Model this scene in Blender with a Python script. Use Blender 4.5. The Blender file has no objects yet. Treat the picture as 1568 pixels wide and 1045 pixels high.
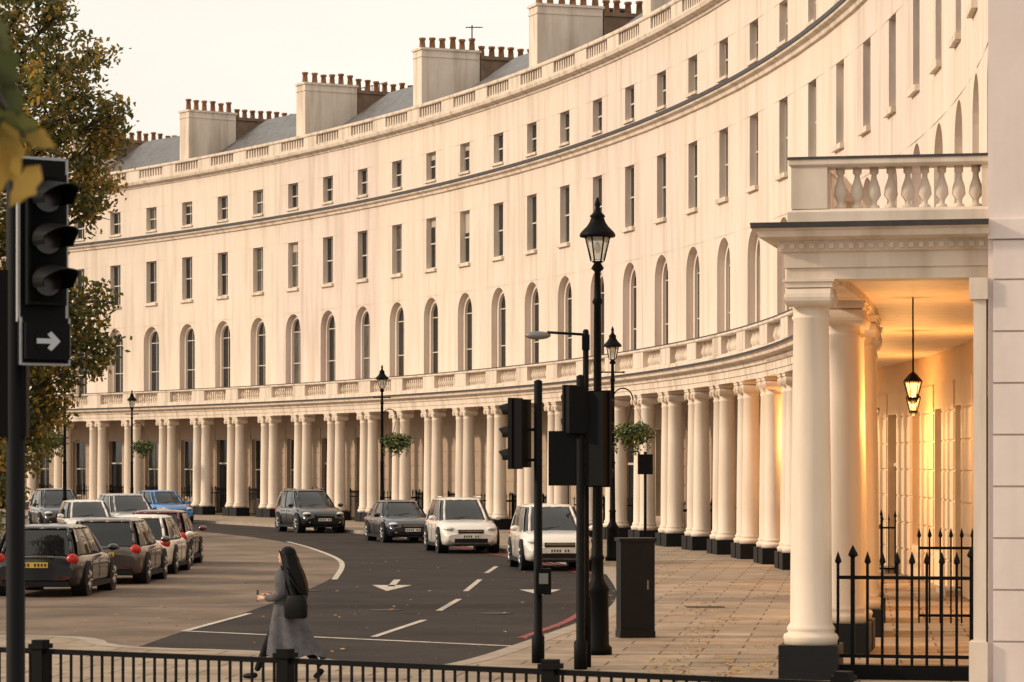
import bpy, math, random
from mathutils import Vector, Matrix
from mathutils.geometry import tessellate_polygon
random.seed(7)
sc=bpy.context.scene
F=4500.;HZ=708.1;PX0=773.2;CAMZ=2.65
CX,CY,R0=-145.9,68.5,155.3
T0=.6405;DL=.02598;BAY=DL*R0;DC=2.17
SE=132.6
RZ=-.12
def M(s,z,d):
    th=T0-s/R0;r=R0-d
    return (CX+r*math.cos(th),CY+r*math.sin(th),z)
def G(px,py,z=RZ):
    D=F*(CAMZ-z)/(py-HZ);return ((px-PX0)/F*D,D,z)
def PX(px,D,z=0.):return ((px-PX0)/F*D,D,z)
def s_px(px,d=0):
    k=(px-PX0)/F;r=R0-d;a=k*k+1;b=-2*(k*CX+CY);c=CX*CX+CY*CY-r*r
    Y=(-b+math.sqrt(b*b-4*a*c))/(2*a);return (T0-math.atan2(Y-CY,k*Y-CX))*R0
# ------------------------------------------------ materials
def mat(name,col,rough=.7,metal=0,noise=0,scale=3,bump=0,bscale=20,col2=None,spec=None,emit=None,es=0,stretch=None,trans=0,streak=0):
    m=bpy.data.materials.new(name);m.use_nodes=True;nt=m.node_tree;b=nt.nodes['Principled BSDF']
    b.inputs['Base Color'].default_value=(*col,1);b.inputs['Roughness'].default_value=rough;b.inputs['Metallic'].default_value=metal
    if spec is not None:b.inputs['Specular IOR Level'].default_value=spec
    if emit:
        b.inputs['Emission Color'].default_value=(*emit,1);b.inputs['Emission Strength'].default_value=es
    if trans:b.inputs['Transmission Weight'].default_value=trans
    tc=nt.nodes.new('ShaderNodeTexCoord');vec=tc.outputs['Object']
    if stretch:
        mp=nt.nodes.new('ShaderNodeMapping');mp.inputs['Scale'].default_value=stretch;nt.links.new(vec,mp.inputs['Vector']);vec=mp.outputs['Vector']
    if noise:
        n=nt.nodes.new('ShaderNodeTexNoise');n.inputs['Scale'].default_value=scale;n.inputs['Detail'].default_value=8;n.inputs['Roughness'].default_value=.65
        nt.links.new(vec,n.inputs['Vector'])
        r=nt.nodes.new('ShaderNodeValToRGB');r.color_ramp.elements[0].position=.3;r.color_ramp.elements[1].position=.72
        c2=col2 or tuple(c*(1-noise) for c in col)
        r.color_ramp.elements[0].color=(*c2,1);r.color_ramp.elements[1].color=(*col,1)
        nt.links.new(n.outputs['Fac'],r.inputs['Fac']);out=r.outputs['Color']
        if streak:
            mp2=nt.nodes.new('ShaderNodeMapping');mp2.inputs['Scale'].default_value=(1.6,1.6,.12);nt.links.new(tc.outputs['Object'],mp2.inputs['Vector'])
            n3=nt.nodes.new('ShaderNodeTexNoise');n3.inputs['Scale'].default_value=1.5;n3.inputs['Detail'].default_value=7;nt.links.new(mp2.outputs['Vector'],n3.inputs['Vector'])
            r3=nt.nodes.new('ShaderNodeValToRGB');r3.color_ramp.elements[0].position=.32;r3.color_ramp.elements[0].color=(1-streak,1-streak*1.1,1-streak*1.25,1);r3.color_ramp.elements[1].position=.52;r3.color_ramp.elements[1].color=(1,1,1,1)
            nt.links.new(n3.outputs['Fac'],r3.inputs['Fac'])
            mm=nt.nodes.new('ShaderNodeMixRGB');mm.blend_type='MULTIPLY';mm.inputs['Fac'].default_value=1;nt.links.new(out,mm.inputs['Color1']);nt.links.new(r3.outputs['Color'],mm.inputs['Color2']);out=mm.outputs['Color']
        nt.links.new(out,b.inputs['Base Color'])
    if bump:
        n2=nt.nodes.new('ShaderNodeTexNoise');n2.inputs['Scale'].default_value=bscale;n2.inputs['Detail'].default_value=6
        nt.links.new(tc.outputs['Object'],n2.inputs['Vector'])
        bp=nt.nodes.new('ShaderNodeBump');bp.inputs['Strength'].default_value=bump;bp.inputs['Distance'].default_value=.05
        nt.links.new(n2.outputs['Fac'],bp.inputs['Height']);nt.links.new(bp.outputs['Normal'],b.inputs['Normal'])
    return m
STUC=mat('stucco',(.77,.66,.57),.8,noise=1,scale=.6,col2=(.68,.57,.48),bump=.2,bscale=6,stretch=(1,1,.35),streak=.15,spec=.2)
STUCB=mat('stucco_cream',(.79,.68,.58),.8,noise=1,scale=.6,col2=(.70,.59,.49),bump=.2,bscale=6,stretch=(1,1,.35),streak=.12,spec=.2)
STUCC=mat('stucco_pinkish',(.76,.645,.57),.8,noise=1,scale=.6,col2=(.67,.555,.48),bump=.2,bscale=6,stretch=(1,1,.35),streak=.17,spec=.2)
TRIM=mat('stucco_trim',(.79,.68,.58),.7,noise=1,scale=1.2,col2=(.65,.54,.44),stretch=(1,1,.5),streak=.26,spec=.2)
COLM=mat('column_paint',(.79,.68,.57),.6,noise=1,scale=2,col2=(.72,.60,.48),stretch=(1,1,.4),streak=.14,spec=.3)
DARKTOP=mat('lead_flashing',(.06,.052,.055),.6,noise=.5,scale=3)
BLACK=mat('black_paint',(.010,.010,.011),.55,spec=.2)
IRON=mat('black_iron',(.004,.004,.0045),.55,spec=.09)
GLASS=mat('window_glass',(.028,.030,.033),.06,noise=.6,scale=.4,bump=.03,bscale=1.5)
GLASS2=mat('window_glass_curtain',(.13,.12,.105),.15,noise=.6,scale=1.5)
BLIND=mat('window_blind',(.48,.42,.34),.5)
SASH=mat('sash_paint',(.58,.51,.42),.5)
SLATE=mat('slate',(.17,.162,.165),.45,noise=.6,scale=2.5,bump=.4,bscale=8)
POT=mat('chimney_pot',(.36,.16,.07),.8,noise=.6,scale=3)
BRICK=mat('stack_brick',(.27,.17,.11),.85,noise=.5,scale=2)
INNER=mat('ground_wall',(.76,.58,.38),.7,noise=1,scale=.9,col2=(.67,.49,.30))  # yellowed base colour: part of the porch's warm glow is painted in
INNER_SHADED=mat('ground_wall_shaded',(.46,.35,.26),.75,noise=1,scale=.9,col2=(.36,.265,.19))  # same wall, colour darkened to paint in the shade behind the columns
def flag(name,c1,c2,mort,sx,sy,rot=0.):
    m=mat(name,c1,.8,spec=.2);nt=m.node_tree;b=nt.nodes['Principled BSDF'];tc=nt.nodes['Texture Coordinate']
    mp=nt.nodes.new('ShaderNodeMapping');mp.inputs['Rotation'].default_value=(0,0,rot);nt.links.new(tc.outputs['Object'],mp.inputs['Vector'])
    br=nt.nodes.new('ShaderNodeTexBrick');br.inputs['Color1'].default_value=(*c1,1);br.inputs['Color2'].default_value=(*c2,1);br.inputs['Mortar'].default_value=(*mort,1)
    br.inputs['Scale'].default_value=1;br.inputs['Brick Width'].default_value=sx;br.inputs['Row Height'].default_value=sy;br.inputs['Mortar Size'].default_value=.018
    nt.links.new(mp.outputs['Vector'],br.inputs['Vector'])
    n=nt.nodes.new('ShaderNodeTexNoise');n.inputs['Scale'].default_value=.7;n.inputs['Detail'].default_value=10;n.inputs['Roughness'].default_value=.7;nt.links.new(tc.outputs['Object'],n.inputs['Vector'])
    r=nt.nodes.new('ShaderNodeValToRGB');r.color_ramp.elements[0].position=.3;r.color_ramp.elements[0].color=(.5,.46,.43,1);r.color_ramp.elements[1].position=.68;r.color_ramp.elements[1].color=(1,1,1,1)
    nt.links.new(n.outputs['Fac'],r.inputs['Fac'])
    mx=nt.nodes.new('ShaderNodeMixRGB');mx.blend_type='MULTIPLY';mx.inputs['Fac'].default_value=1
    nt.links.new(br.outputs['Color'],mx.inputs['Color1']);nt.links.new(r.outputs['Color'],mx.inputs['Color2']);nt.links.new(mx.outputs['Color'],b.inputs['Base Color'])
    return m
PAVE=flag('flagstones',(.46,.37,.28),(.37,.295,.22),(.17,.125,.09),1.1,.75,.12)
ASPH=mat('asphalt',(.050,.040,.035),.85,noise=1,scale=.5,col2=(.022,.018,.017),bump=.5,bscale=40,spec=.18)
ASPH2=mat('worn_asphalt',(.27,.20,.15),.85,noise=1,scale=.35,col2=(.105,.08,.06),bump=.5,bscale=30,spec=.2)
KERB=mat('kerb_stone',(.40,.33,.26),.8,noise=.4,scale=2)
PAINT=mat('road_paint',(.66,.60,.51),.7,noise=1,scale=6,col2=(.28,.24,.20))
RED=mat('red_line_paint',(.30,.035,.03),.7,noise=.5,scale=5)
GROUND=mat('ground',(.10,.09,.075),.9,noise=.4,scale=.2)
# ------------------------------------------------ mesh builder
class MB:
    def __init__(s):s.v=[];s.f=[];s.m=[];s.sm=[]
    def add(s,vs,fs,m=0,smooth=False):
        o=len(s.v);s.v.extend(vs)
        for i,f in enumerate(fs):
            s.f.append(tuple(o+k for k in f));s.m.append(m[i] if isinstance(m,list) else m);s.sm.append(smooth)
    def quad(s,a,b,c,d,m=0):s.add([a,b,c,d],[(0,1,2,3)],m)
    BF=[(0,1,2,3),(7,6,5,4),(0,4,5,1),(1,5,6,2),(2,6,7,3),(3,7,4,0)]
    def mbox(s,s0,s1,z0,z1,d0,d1,m=0,n=1):
        for i in range(n):
            a=s0+(s1-s0)*i/n;b=s0+(s1-s0)*(i+1)/n
            vs=[M(a,z0,d0),M(b,z0,d0),M(b,z0,d1),M(a,z0,d1),M(a,z1,d0),M(b,z1,d0),M(b,z1,d1),M(a,z1,d1)]
            s.add(vs,s.BF,m)
    def box(s,c,h,m=0,rz=0,taper=1):
        vs=[];ca,sa=math.cos(rz),math.sin(rz)
        for k,zz in ((1,-h[2]),(taper,h[2])):
            for x,y in((-1,-1),(1,-1),(1,1),(-1,1)):
                X=x*h[0]*k;Y=y*h[1]*k;vs.append((c[0]+X*ca-Y*sa,c[1]+X*sa+Y*ca,c[2]+zz))
        s.add(vs,s.BF,m)
    def lathe(s,prof,o=(0,0,0),n=12,m=0,smooth=True):
        vs=[];fs=[]
        for r,z in prof:
            for i in range(n):
                a=2*math.pi*i/n;vs.append((o[0]+r*math.cos(a),o[1]+r*math.sin(a),o[2]+z))
        for j in range(len(prof)-1):
            for i in range(n):
                k=(i+1)%n;fs.append((j*n+i,j*n+k,(j+1)*n+k,(j+1)*n+i))
        fs.append(tuple(range(n-1,-1,-1)));fs.append(tuple((len(prof)-1)*n+i for i in range(n)))
        s.add(vs,fs,m,smooth)
    def tube(s,p,q,r,r2=None,n=8,m=0,smooth=True):
        r2=r if r2 is None else r2
        p=Vector(p);q=Vector(q);d=(q-p)
        if d.length<1e-6:return
        d.normalize();u=d.orthogonal().normalized();w=d.cross(u)
        vs=[tuple(p+(u*math.cos(2*math.pi*i/n)+w*math.sin(2*math.pi*i/n))*r) for i in range(n)]
        vs+=[tuple(q+(u*math.cos(2*math.pi*i/n)+w*math.sin(2*math.pi*i/n))*r2) for i in range(n)]
        fs=[(i,(i+1)%n,n+(i+1)%n,n+i) for i in range(n)]+[tuple(range(n-1,-1,-1)),tuple(range(n,2*n))]
        s.add(vs,fs,m,smooth)
    def ell(s,c,r,m=0,n=12,k=8,rz=0):
        vs=[];fs=[];ca,sa=math.cos(rz),math.sin(rz)
        for j in range(k+1):
            t=math.pi*j/k
            for i in range(n):
                a=2*math.pi*i/n;x=r[0]*math.sin(t)*math.cos(a);y=r[1]*math.sin(t)*math.sin(a)
                vs.append((c[0]+x*ca-y*sa,c[1]+x*sa+y*ca,c[2]-r[2]*math.cos(t)))
        for j in range(k):
            for i in range(n):
                q=(i+1)%n;fs.append((j*n+i,j*n+q,(j+1)*n+q,(j+1)*n+i))
        s.add(vs,fs,m,True)
    def copyin(s,o,fn):
        b=len(s.v);s.v.extend(fn(p) for p in o.v)
        s.f.extend(tuple(b+k for k in f) for f in o.f);s.m.extend(o.m);s.sm.extend(o.sm)
    def obj(s,name,mats,parent=None,loc=None,rz=0):
        me=bpy.data.meshes.new(name);me.from_pydata(s.v,[],s.f)
        for m in mats:me.materials.append(m)
        me.polygons.foreach_set('material_index',s.m);me.polygons.foreach_set('use_smooth',s.sm);me.update()
        ob=bpy.data.objects.new(name,me);sc.collection.objects.link(ob)
        if parent:ob.parent=parent
        if loc:ob.location=loc
        ob.rotation_euler=(0,0,rz)
        return ob
def empty(name,loc=(0,0,0),rz=0):
    e=bpy.data.objects.new(name,None);sc.collection.objects.link(e);e.location=loc;e.rotation_euler=(0,0,rz);e.empty_display_size=.3;return e
def fixn(ob):
    import bmesh
    bm=bmesh.new();bm.from_mesh(ob.data);bmesh.ops.recalc_face_normals(bm,faces=bm.faces);bm.to_mesh(ob.data);bm.free()
# ------------------------------------------------ TERRACE
T=empty('crescent_terrace')
NL,NR=-9,32
wl=MB();gl=MB();fr=MB();inn=MB()
hb=BAY/2
def rectopen(mb,c,w,z0,z1,dep,wm=0,kind='win',gm=None):
    P=lambda s,z,d:M(c+s,z,d)
    mb.quad(P(-w,z0,0),P(-w,z0,-dep),P(-w,z1,-dep),P(-w,z1,0),wm);mb.quad(P(w,z0,-dep),P(w,z0,0),P(w,z1,0),P(w,z1,-dep),wm)
    mb.quad(P(-w,z1,0),P(-w,z1,-dep),P(w,z1,-dep),P(w,z1,0),wm);mb.quad(P(-w,z0,-dep),P(-w,z0,0),P(w,z0,0),P(w,z0,-dep),wm)
    if kind=='win':
        zm=(z0+z1)/2;g=0 if random.random()<.85 else 1
        g2=2 if random.random()<.2 else g
        gl.quad(P(-w,z0,-dep+.002),P(w,z0,-dep+.002),P(w,zm,-dep+.002),P(-w,zm,-dep+.002),g)
        zb=zm if g2!=2 else z1-(z1-z0)*random.uniform(.15,.45)
        gl.quad(P(-w,zm,-dep+.03),P(w,zm,-dep+.03),P(w,zb,-dep+.03),P(-w,zb,-dep+.03),g) if zb>zm+.01 else None
        gl.quad(P(-w,max(zb,zm),-dep+.03),P(w,max(zb,zm),-dep+.03),P(w,z1,-dep+.03),P(-w,z1,-dep+.03),g2)
        d0,d1=-dep+.004,-dep+.06
        for a,b in((-w,-w+.06),(w-.06,w),(-.018,.018)):fr.mbox(c+a,c+b,z0,z1,d0,d1 if a!=-.018 else d1-.008)
        for a,b in((z0,z0+.08),(zm-.03,zm+.03),(z1-.06,z1)):fr.mbox(c-w+.061,c+w-.061,a,b,d0+.003,d1+.006)
for n in range(NL,NR+1):
    c=n*BAY;P=lambda s,z,d=0:M(c+s,z,d);mstart=len(wl.m);istart=len(inn.m)
    def cell(a,b,z0,z1,mb=wl,m=0):mb.quad(P(a,z0),P(b,z0),P(b,z1),P(a,z1),m)
    w=.575;a=.86
    door=(n%3==0)
    z0g,z1g=(0.12,3.8) if door else (.75,3.8)
    wg=.72
    cell(-hb,-wg,0,4.98,inn);cell(wg,hb,0,4.98,inn);cell(-wg,wg,z1g,4.98,inn);cell(-wg,wg,0,z0g,inn)
    rectopen(inn,c,wg,z0g,z1g,.25,0,'door' if door else 'win')
    if door:
        inn.mbox(c-wg,c+wg,z0g,2.55,-.25,-.19,1);gl.quad(P(-wg,2.62,-.22),P(wg,2.62,-.22),P(wg,z1g,-.22),P(-wg,z1g,-.22),0)
        inn.mbox(c-wg,c+wg,2.55,2.63,-.25,-.15,2)
        for sx in(-.34,.34):
            for zz in((.35,1.1),(1.25,2.4)):inn.mbox(c+sx-.24,c+sx+.24,zz[0],zz[1],-.19,-.17,1)
        inn.mbox(c-1.1,c+1.1,0,.12,-.1,.35,3)
    for zz in [0.62*k for k in range(1,8)]:
        for aa,bb in((-hb,-wg-.1),(wg+.1,hb)):
            inn.mbox(c+aa,c+bb,zz+.02-.62,zz-.02,.002,.03,0)
    if n<22:  # farther bays get the wall colour with shade painted in
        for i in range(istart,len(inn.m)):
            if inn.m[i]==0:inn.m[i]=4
    zs=9.07;K=12
    cell(-hb,hb,4.98,6.0);cell(-hb,-a,6.0,zs);cell(a,hb,6.0,zs)
    top=9.99
    cell(-hb,-a,zs,top);cell(a,hb,zs,top)
    arc=[(a*math.cos(math.pi*(1-i/K)),zs+a*math.sin(math.pi*i/K)) for i in range(K+1)]
    w2=.64
    arc2=[(w2*math.cos(math.pi*(1-i/K)),zs+w2*math.sin(math.pi*i/K)) for i in range(K+1)]
    for i in range(K):
        p,q=arc[i],arc[i+1]
        wl.quad(P(p[0],p[1]),P(q[0],q[1]),P(q[0],top),P(p[0],top))
        wl.quad(P(p[0],p[1]),P(p[0],p[1],-.24),P(q[0],q[1],-.24),P(q[0],q[1]))
        u,v=arc2[i],arc2[i+1]
        wl.quad(P(p[0],p[1],-.24),P(u[0],u[1],-.24),P(v[0],v[1],-.24),P(q[0],q[1],-.24))
        wl.quad(P(u[0],u[1],-.24),P(u[0],u[1],-.38),P(v[0],v[1],-.38),P(v[0],v[1],-.24))
        gl.quad(P(u[0],zs,-.37),P(v[0],zs,-.37),P(v[0],v[1],-.37),P(u[0],u[1],-.37),0)
        e=.93;fr.quad(P(u[0],u[1],-.35),P(v[0],v[1],-.35),P(v[0]*e,zs+(v[1]-zs)*e,-.35),P(u[0]*e,zs+(u[1]-zs)*e,-.35))
    for sg in(-1,1):
        wl.quad(P(sg*a,6,0),P(sg*a,6,-.24),P(sg*a,zs,-.24),P(sg*a,zs,0))
        wl.quad(P(sg*a,6,-.24),P(sg*w2,6,-.24),P(sg*w2,zs,-.24),P(sg*a,zs,-.24))
        wl.quad(P(sg*w2,6,-.24),P(sg*w2,6,-.38),P(sg*w2,zs,-.38),P(sg*w2,zs,-.24))
    gi=0 if random.random()<.85 else 1
    gl.quad(P(-w2,6,-.37),P(w2,6,-.37),P(w2,zs,-.37),P(-w2,zs,-.37),gi)
    for aa,bb in((-w2,-w2+.045),(w2-.045,w2),(-.014,.014)):fr.mbox(c+aa,c+bb,6,zs+(.5 if aa==-.014 else 0),-.365,-.33)
    for zz in(6.05,7.5,zs-.03):fr.mbox(c-w2+.046,c+w2-.046,zz,zz+.045,-.363,-.325)
    cell(-hb,hb,top,11.2)
    cell(-hb,-w,11.2,13.45);cell(w,hb,11.2,13.45);cell(-hb,hb,13.45,15.12)
    cell(-hb,-w,15.12,16.35);cell(w,hb,15.12,16.35);cell(-hb,hb,16.35,17.5)
    rectopen(wl,c,w,11.2,13.45,.26);rectopen(wl,c,w,15.12,16.35,.26)
    wl.mbox(c-w-.1,c+w+.1,11.06,11.2,.002,.13,1);wl.mbox(c-w-.06,c+w+.06,15.02,15.12,.002,.09,1)
    hm=(0,3,4,3,0,4)[((n+1)//3)%6]
    for i in range(mstart,len(wl.m)):
        if wl.m[i]==0:wl.m[i]=hm
se=(NR+.5)*BAY;S_E=SE+.45
wl.quad(M(se,4.98,0),M(S_E,4.98,0),M(S_E,17.5,0),M(se,17.5,0));inn.quad(M(se,0,0),M(S_E,0,0),M(S_E,4.98,0),M(se,4.98,0))
wl.quad(M(S_E,0,0),M(S_E,0,-16),M(S_E,19,-16),M(S_E,19,0),2)
wl.mbox(S_E+.002,S_E+.07,5.32,5.55,-16,-.0,2)
for y in range(9):
    z0=-.1+.618*y;z1=min(z0+.595,5.3)
    if z0<5.2:wl.mbox(S_E+.002,S_E+.04,z0,z1,-15.9,-.06,2)
wl.mbox(S_E-.35,S_E+.06,0.5,4.6,.02,.17,1);wl.mbox(S_E-.4,S_E+.1,4.6,4.86,.0,.22,1);wl.mbox(S_E-.4,S_E+.1,.02,.5,.0,.22,1)
ENDW=mat('end_wall_render',(.80,.69,.65),.75,noise=1,scale=.8,col2=(.71,.61,.57),bump=.1,bscale=5,streak=.08)
wl.obj('facade_walls',[STUC,TRIM,ENDW,STUCB,STUCC],T);gl.obj('window_panes',[GLASS,GLASS2,BLIND],T);fr.obj('sash_frames',[SASH],T)
inn.obj('ground_floor_wall',[INNER,BLACK,SASH,KERB,INNER_SHADED],T)
S0=(NL-.5)*BAY
def sweep(mb,prof,dbase,mats,s1=None,turn=True,step=BAY/3):
    s1=SE if s1 is None else s1
    ss=[];x=S0
    while x<s1-1.:ss.append(x);x+=step
    rings=[[M(x,z,dbase+o) for o,z in prof] for x in ss]
    if turn:
        rings.append([M(s1+o,z,dbase+o) for o,z in prof]);rings.append([M(s1+o,z,-.02) for o,z in prof])
    else:rings.append([M(s1,z,dbase+o) for o,z in prof])
    vs=[p for r in rings for p in r];n=len(prof);fs=[];ms=[]
    for j in range(len(rings)-1):
        for i in range(n):
            k=(i+1)%n;fs.append((j*n+i,j*n+k,(j+1)*n+k,(j+1)*n+i));ms.append(mats[i] if isinstance(mats,list) else mats)
    fs.append(tuple(range(n-1,-1,-1)));fs.append(tuple((len(rings)-1)*n+i for i in range(n)));ms+=[0,0]
    mb.add(vs,fs,ms)
tr=MB()
ent=[(-.27,4.88),(.27,4.88),(.27,5.02),(.30,5.02),(.30,5.20),(.36,5.22),(.36,5.24),(.38,5.34),(.58,5.38),(.60,5.45),(.66,5.48),(.67,5.55),(.28,5.56),(-.27,5.56)]
sweep(tr,ent,DC,[0]*10+[1,1,0,0])
bp=[(-.2,5.565),(.26,5.565),(.26,5.70),(.20,5.74),(-.2,5.74)]
sweep(tr,bp,DC,0)
rl=[(-.2,6.25),(.22,6.25),(.25,6.28),(.25,6.335),(.26,6.34),(.26,6.375),(-.2,6.38)]
sweep(tr,rl,DC,[0,0,0,0,1,1,0])
sweep(tr,[(0.002,14.45),(.10,14.47),(.12,14.58),(.26,14.64),(.28,14.70),(.31,14.72),(.31,14.84),(.002,14.90)],0,[0,0,0,0,1,1,1,0],S_E,False)
sweep(tr,[(-.3,17.50),(.06,17.50),(.10,17.6),(.30,17.66),(.34,17.78),(.34,17.82),(.05,17.86),(-.3,17.86)],0,[0,0,0,0,0,1,0,0],S_E,False)
sweep(tr,[(-.3,17.865),(.04,17.865),(.04,18.02),(-.3,18.02)],0,0,S_E,False)
sweep(tr,[(-.32,18.46),(.06,18.46),(.08,18.5),(.08,18.6),(-.32,18.6)],0,0,S_E,False)
x=S0
while x<SE-.1:
    x2=min(x+BAY/2,SE-.1);tr.mbox(x,x2,5.0,5.5,-.01,DC-.2,2);x=x2
s=SE-40
while s<SE:
    tr.mbox(s,s+.06,5.245,5.31,DC+.361,DC+.40);s+=.12
d=DC+.34
while d>.1:
    th=(SE+.361);tr.mbox(th,th+.04,5.245,5.31,d-.06,d);d-=.12
bal=MB();prof=[(.07,0),(.07,.04),(.035,.06),(.04,.1),(.085,.17),(.075,.26),(.035,.38),(.032,.42),(.055,.44),(.055,.51)]
def baluster(mb,p,sc_=1.,n=8):mb.lathe([(r*sc_,z*sc_) for r,z in prof],p,n)
for n in range(NL,NR+1):
    c=n*BAY
    tr.mbox(c+hb-.72,c+hb+.72,5.742,6.248,DC-.18,DC+.22,0,2)
    for k in range(10):
        s=c-hb+.72+(k+.5)*(BAY-1.44)/10
        if s<SE-.5:baluster(bal,M(s,5.74,DC),1.,6 if n<24 else 10)
    tr.mbox(c+hb-.72,c+hb+.72,18.022,18.458,-.28,.03,0,2)
    for k in range(9):
        s=c-hb+.72+(k+.5)*(BAY-1.44)/9
        bal.box(M(s,18.24,-.1),(.06,.06,.22),0,T0-s/R0)
tr.mbox(SE-.22,SE+.22,5.742,6.248,DC-.22,DC+.22)
for k in range(9):
    baluster(bal,M(SE,5.74,DC-.36-k*.205),1.,14)
tr.mbox(SE-.18,SE+.2,5.742,6.248,.0,.09)
tr.obj('cornices_and_parapets',[TRIM,DARKTOP,COLM],T);bal.obj('balusters',[TRIM],T)
# columns
cm=MB()
cm.lathe([(.33,.42),(.33,.47),(.345,.50),(.33,.54),(.285,.56),(.29,.59),(.30,.61),(.285,.64),(.258,.68),(.254,1.4),(.246,2.4),(.231,3.4),(.218,4.38),(.236,4.41),(.236,4.43),(.218,4.45),(.221,4.52),(.265,4.60),(.265,4.66)],n=20)
cm.box((0,0,4.815),(.29,.29,.035));cm.box((0,0,4.864),(.315,.315,.014))
for sx in(-1,1):
    cm.tube((sx*.235,-.27,4.66),(sx*.235,.27,4.66),.115,n=16,smooth=False)
    for rr,yy in((.085,.285),(.045,.30)):cm.tube((sx*.235,-yy,4.66),(sx*.235,yy,4.66),rr,n=14,smooth=False)
cm.box((0,0,4.735),(.235,.26,.045))
cm.box((0,0,.21),(.36,.36,.21),1)
cols=MB()
def putcol(s,swap=False):
    th=T0-s/R0;o=M(s,0,DC);ca,sa=math.cos(th+math.pi/2),math.sin(th+math.pi/2)
    cols.copyin(cm,lambda p:(o[0]+p[0]*ca-p[1]*sa,o[1]+p[0]*sa+p[1]*ca,p[2]))
for n in range(NL,NR):
    s=(n+.5)*BAY-.0
    putcol(s-.48);putcol(s+.48)
    cols.mbox(s-.11,s+.11,0,.40,DC-.34,DC+.34,1)
putcol(SE)
co=cols.obj('columns',[COLM,BLACK],T)
# roofs + chimneys
rf=MB();ch=MB()
stk=[s_px(p) for p in(-90,92,268,445,622,797,968)]
for i,s in enumerate(stk):
    zt=21.25;dm=-3.4
    ch.mbox(s-.5,s+.5,17.9,zt,dm,-.55,0);ch.mbox(s-.56,s+.56,zt,zt+.1,dm-.06,-.49,0);ch.mbox(s-.53,s+.53,zt-.32,zt-.26,dm+.03,-.52,0)
    ch.mbox(s-.45,s+.45,17.9,zt-.28,-7.9,dm-.065,1);ch.mbox(s-.52,s+.52,zt-.28,zt-.12,-8,dm-.07,1)
    for k in range(15):
        d=-.8-k*.49;zb=zt+.1 if d>dm else zt-.12
        h=random.uniform(.46,.62)
        ch.lathe([(.16,0),(.14,.1),(.115,h-.12),(.155,h-.1),(.155,h),(.10,h)],M(s+random.uniform(-.05,.05),zb,d),8,2)
    s2=stk[i+1] if i+1<len(stk) else s+13
    a,b=s+.52,s2-.52
    v=[M(a,18.0,-.6),M(b,18.0,-.6),M(b,18.0,-12),M(a,18.0,-12),M(a+1.2,20.95,-4.6),M(b-3.6,20.95,-4.6),M(a+1.2,20.95,-8),M(b-3.6,20.95,-8)]
    rf.add(v,[(0,1,5,4),(1,2,7,5),(2,3,6,7),(3,0,4,6),(4,5,7,6)])
rf.mbox(S0,S_E-.1,17.6,17.9,-14,-.3,0,40)
rf.obj('slate_roofs',[SLATE],T);ch.obj('chimney_stacks',[TRIM,BRICK,POT],T)
rp_=MB()
for px in(350,745):
    s=s_px(px);rp_.mbox(s-.5,s+.5,20.9,21.9,-6.2,-5.2);rp_.mbox(s-.58,s+.58,21.9,22.0,-6.3,-5.1)
for px0,px1 in((358,440),):
    s0,s1=s_px(px0),s_px(px1)
    for z in(21.3,21.75):
        for k in range(8):rp_.tube(M(s0+(s1-s0)*k/8,z,-5.5),M(s0+(s1-s0)*(k+1)/8,z,-5.5),.025,n=5)
    for k in range(9):
        q=s0+(s1-s0)*k/8;rp_.tube(M(q,20.9,-5.5),M(q,21.77,-5.5),.025,n=5)
rp_.obj('roof_plant_and_rail',[DARKTOP],T)
bk=MB();bk.mbox(S0,S_E-.05,0,17.6,-15.9,-15,0,40);bk.mbox(S0,S0+.3,0,17.6,-15,0);bk.obj('rear_wall',[TRIM],T)
an=MB();p=M(s_px(573),20.6,-5)
an.tube(p,(p[0],p[1],p[2]+2.6),.03);an.tube((p[0]-.3,p[1],p[2]+2.5),(p[0]+.5,p[1],p[2]+2.5),.022)
for k in range(5):an.tube((p[0]-.25+k*.15,p[1]-.2,p[2]+2.5),(p[0]-.25+k*.15,p[1]+.2,p[2]+2.5),.012)
an.obj('roof_aerial',[IRON],T)
rg=MB()
def rail(mb,p,q,h=1.25,step=.14,base=.0,r=.011,spear=True,m=0):
    p=Vector(p);q=Vector(q);L=(q-p).length;n=max(2,int(L/step));ang=math.atan2(q.y-p.y,q.x-p.x)
    for i in range(n+1):
        c=p.lerp(q,i/n);big=(i%8==0)
        rr=r*(1.5 if big else 1);hh=h+(.08 if big else 0)
        mb.box((c.x,c.y,c.z+base+hh/2),(rr,rr,hh/2),m,ang)
        if spear:mb.lathe([(rr,0),(rr*2.6,.03),(rr*2.2,.06),(.002,.16)],(c.x,c.y,c.z+base+hh),5,m,False)
    for z in(.12,h-.16):
        c=(p+q)/2;mb.box((c.x,c.y,c.z+base+z),(L/2,.016,.022),m,ang)
for n in range(NL,26):
    c=n*BAY
    if n%3==0:
        for sg in(-1,1):rail(rg,M(c+sg*1.15,0,.1),M(c+sg*1.15,0,DC-.4))
    else:rail(rg,M(c-1.4,0,DC-.45),M(c+1.4,0,DC-.45),r=.014)
rg.obj('area_railings',[IRON],T)
g2=MB();g2.mbox(SE-.12,SE+.12,0,.18,.2,DC-.36,0)
rail(g2,M(SE,0,.22),M(SE,0,DC-.33),1.24,.175,.16,.017);rail(g2,M(SE-11,0,.1),M(SE-11,0,DC-.9),1.35,.16,.1,.014)
g2.obj('porch_railings',[IRON],T)
LG=mat('lantern_glass',(.9,.6,.25),.2,emit=(1,.45,.12),es=4)
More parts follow.
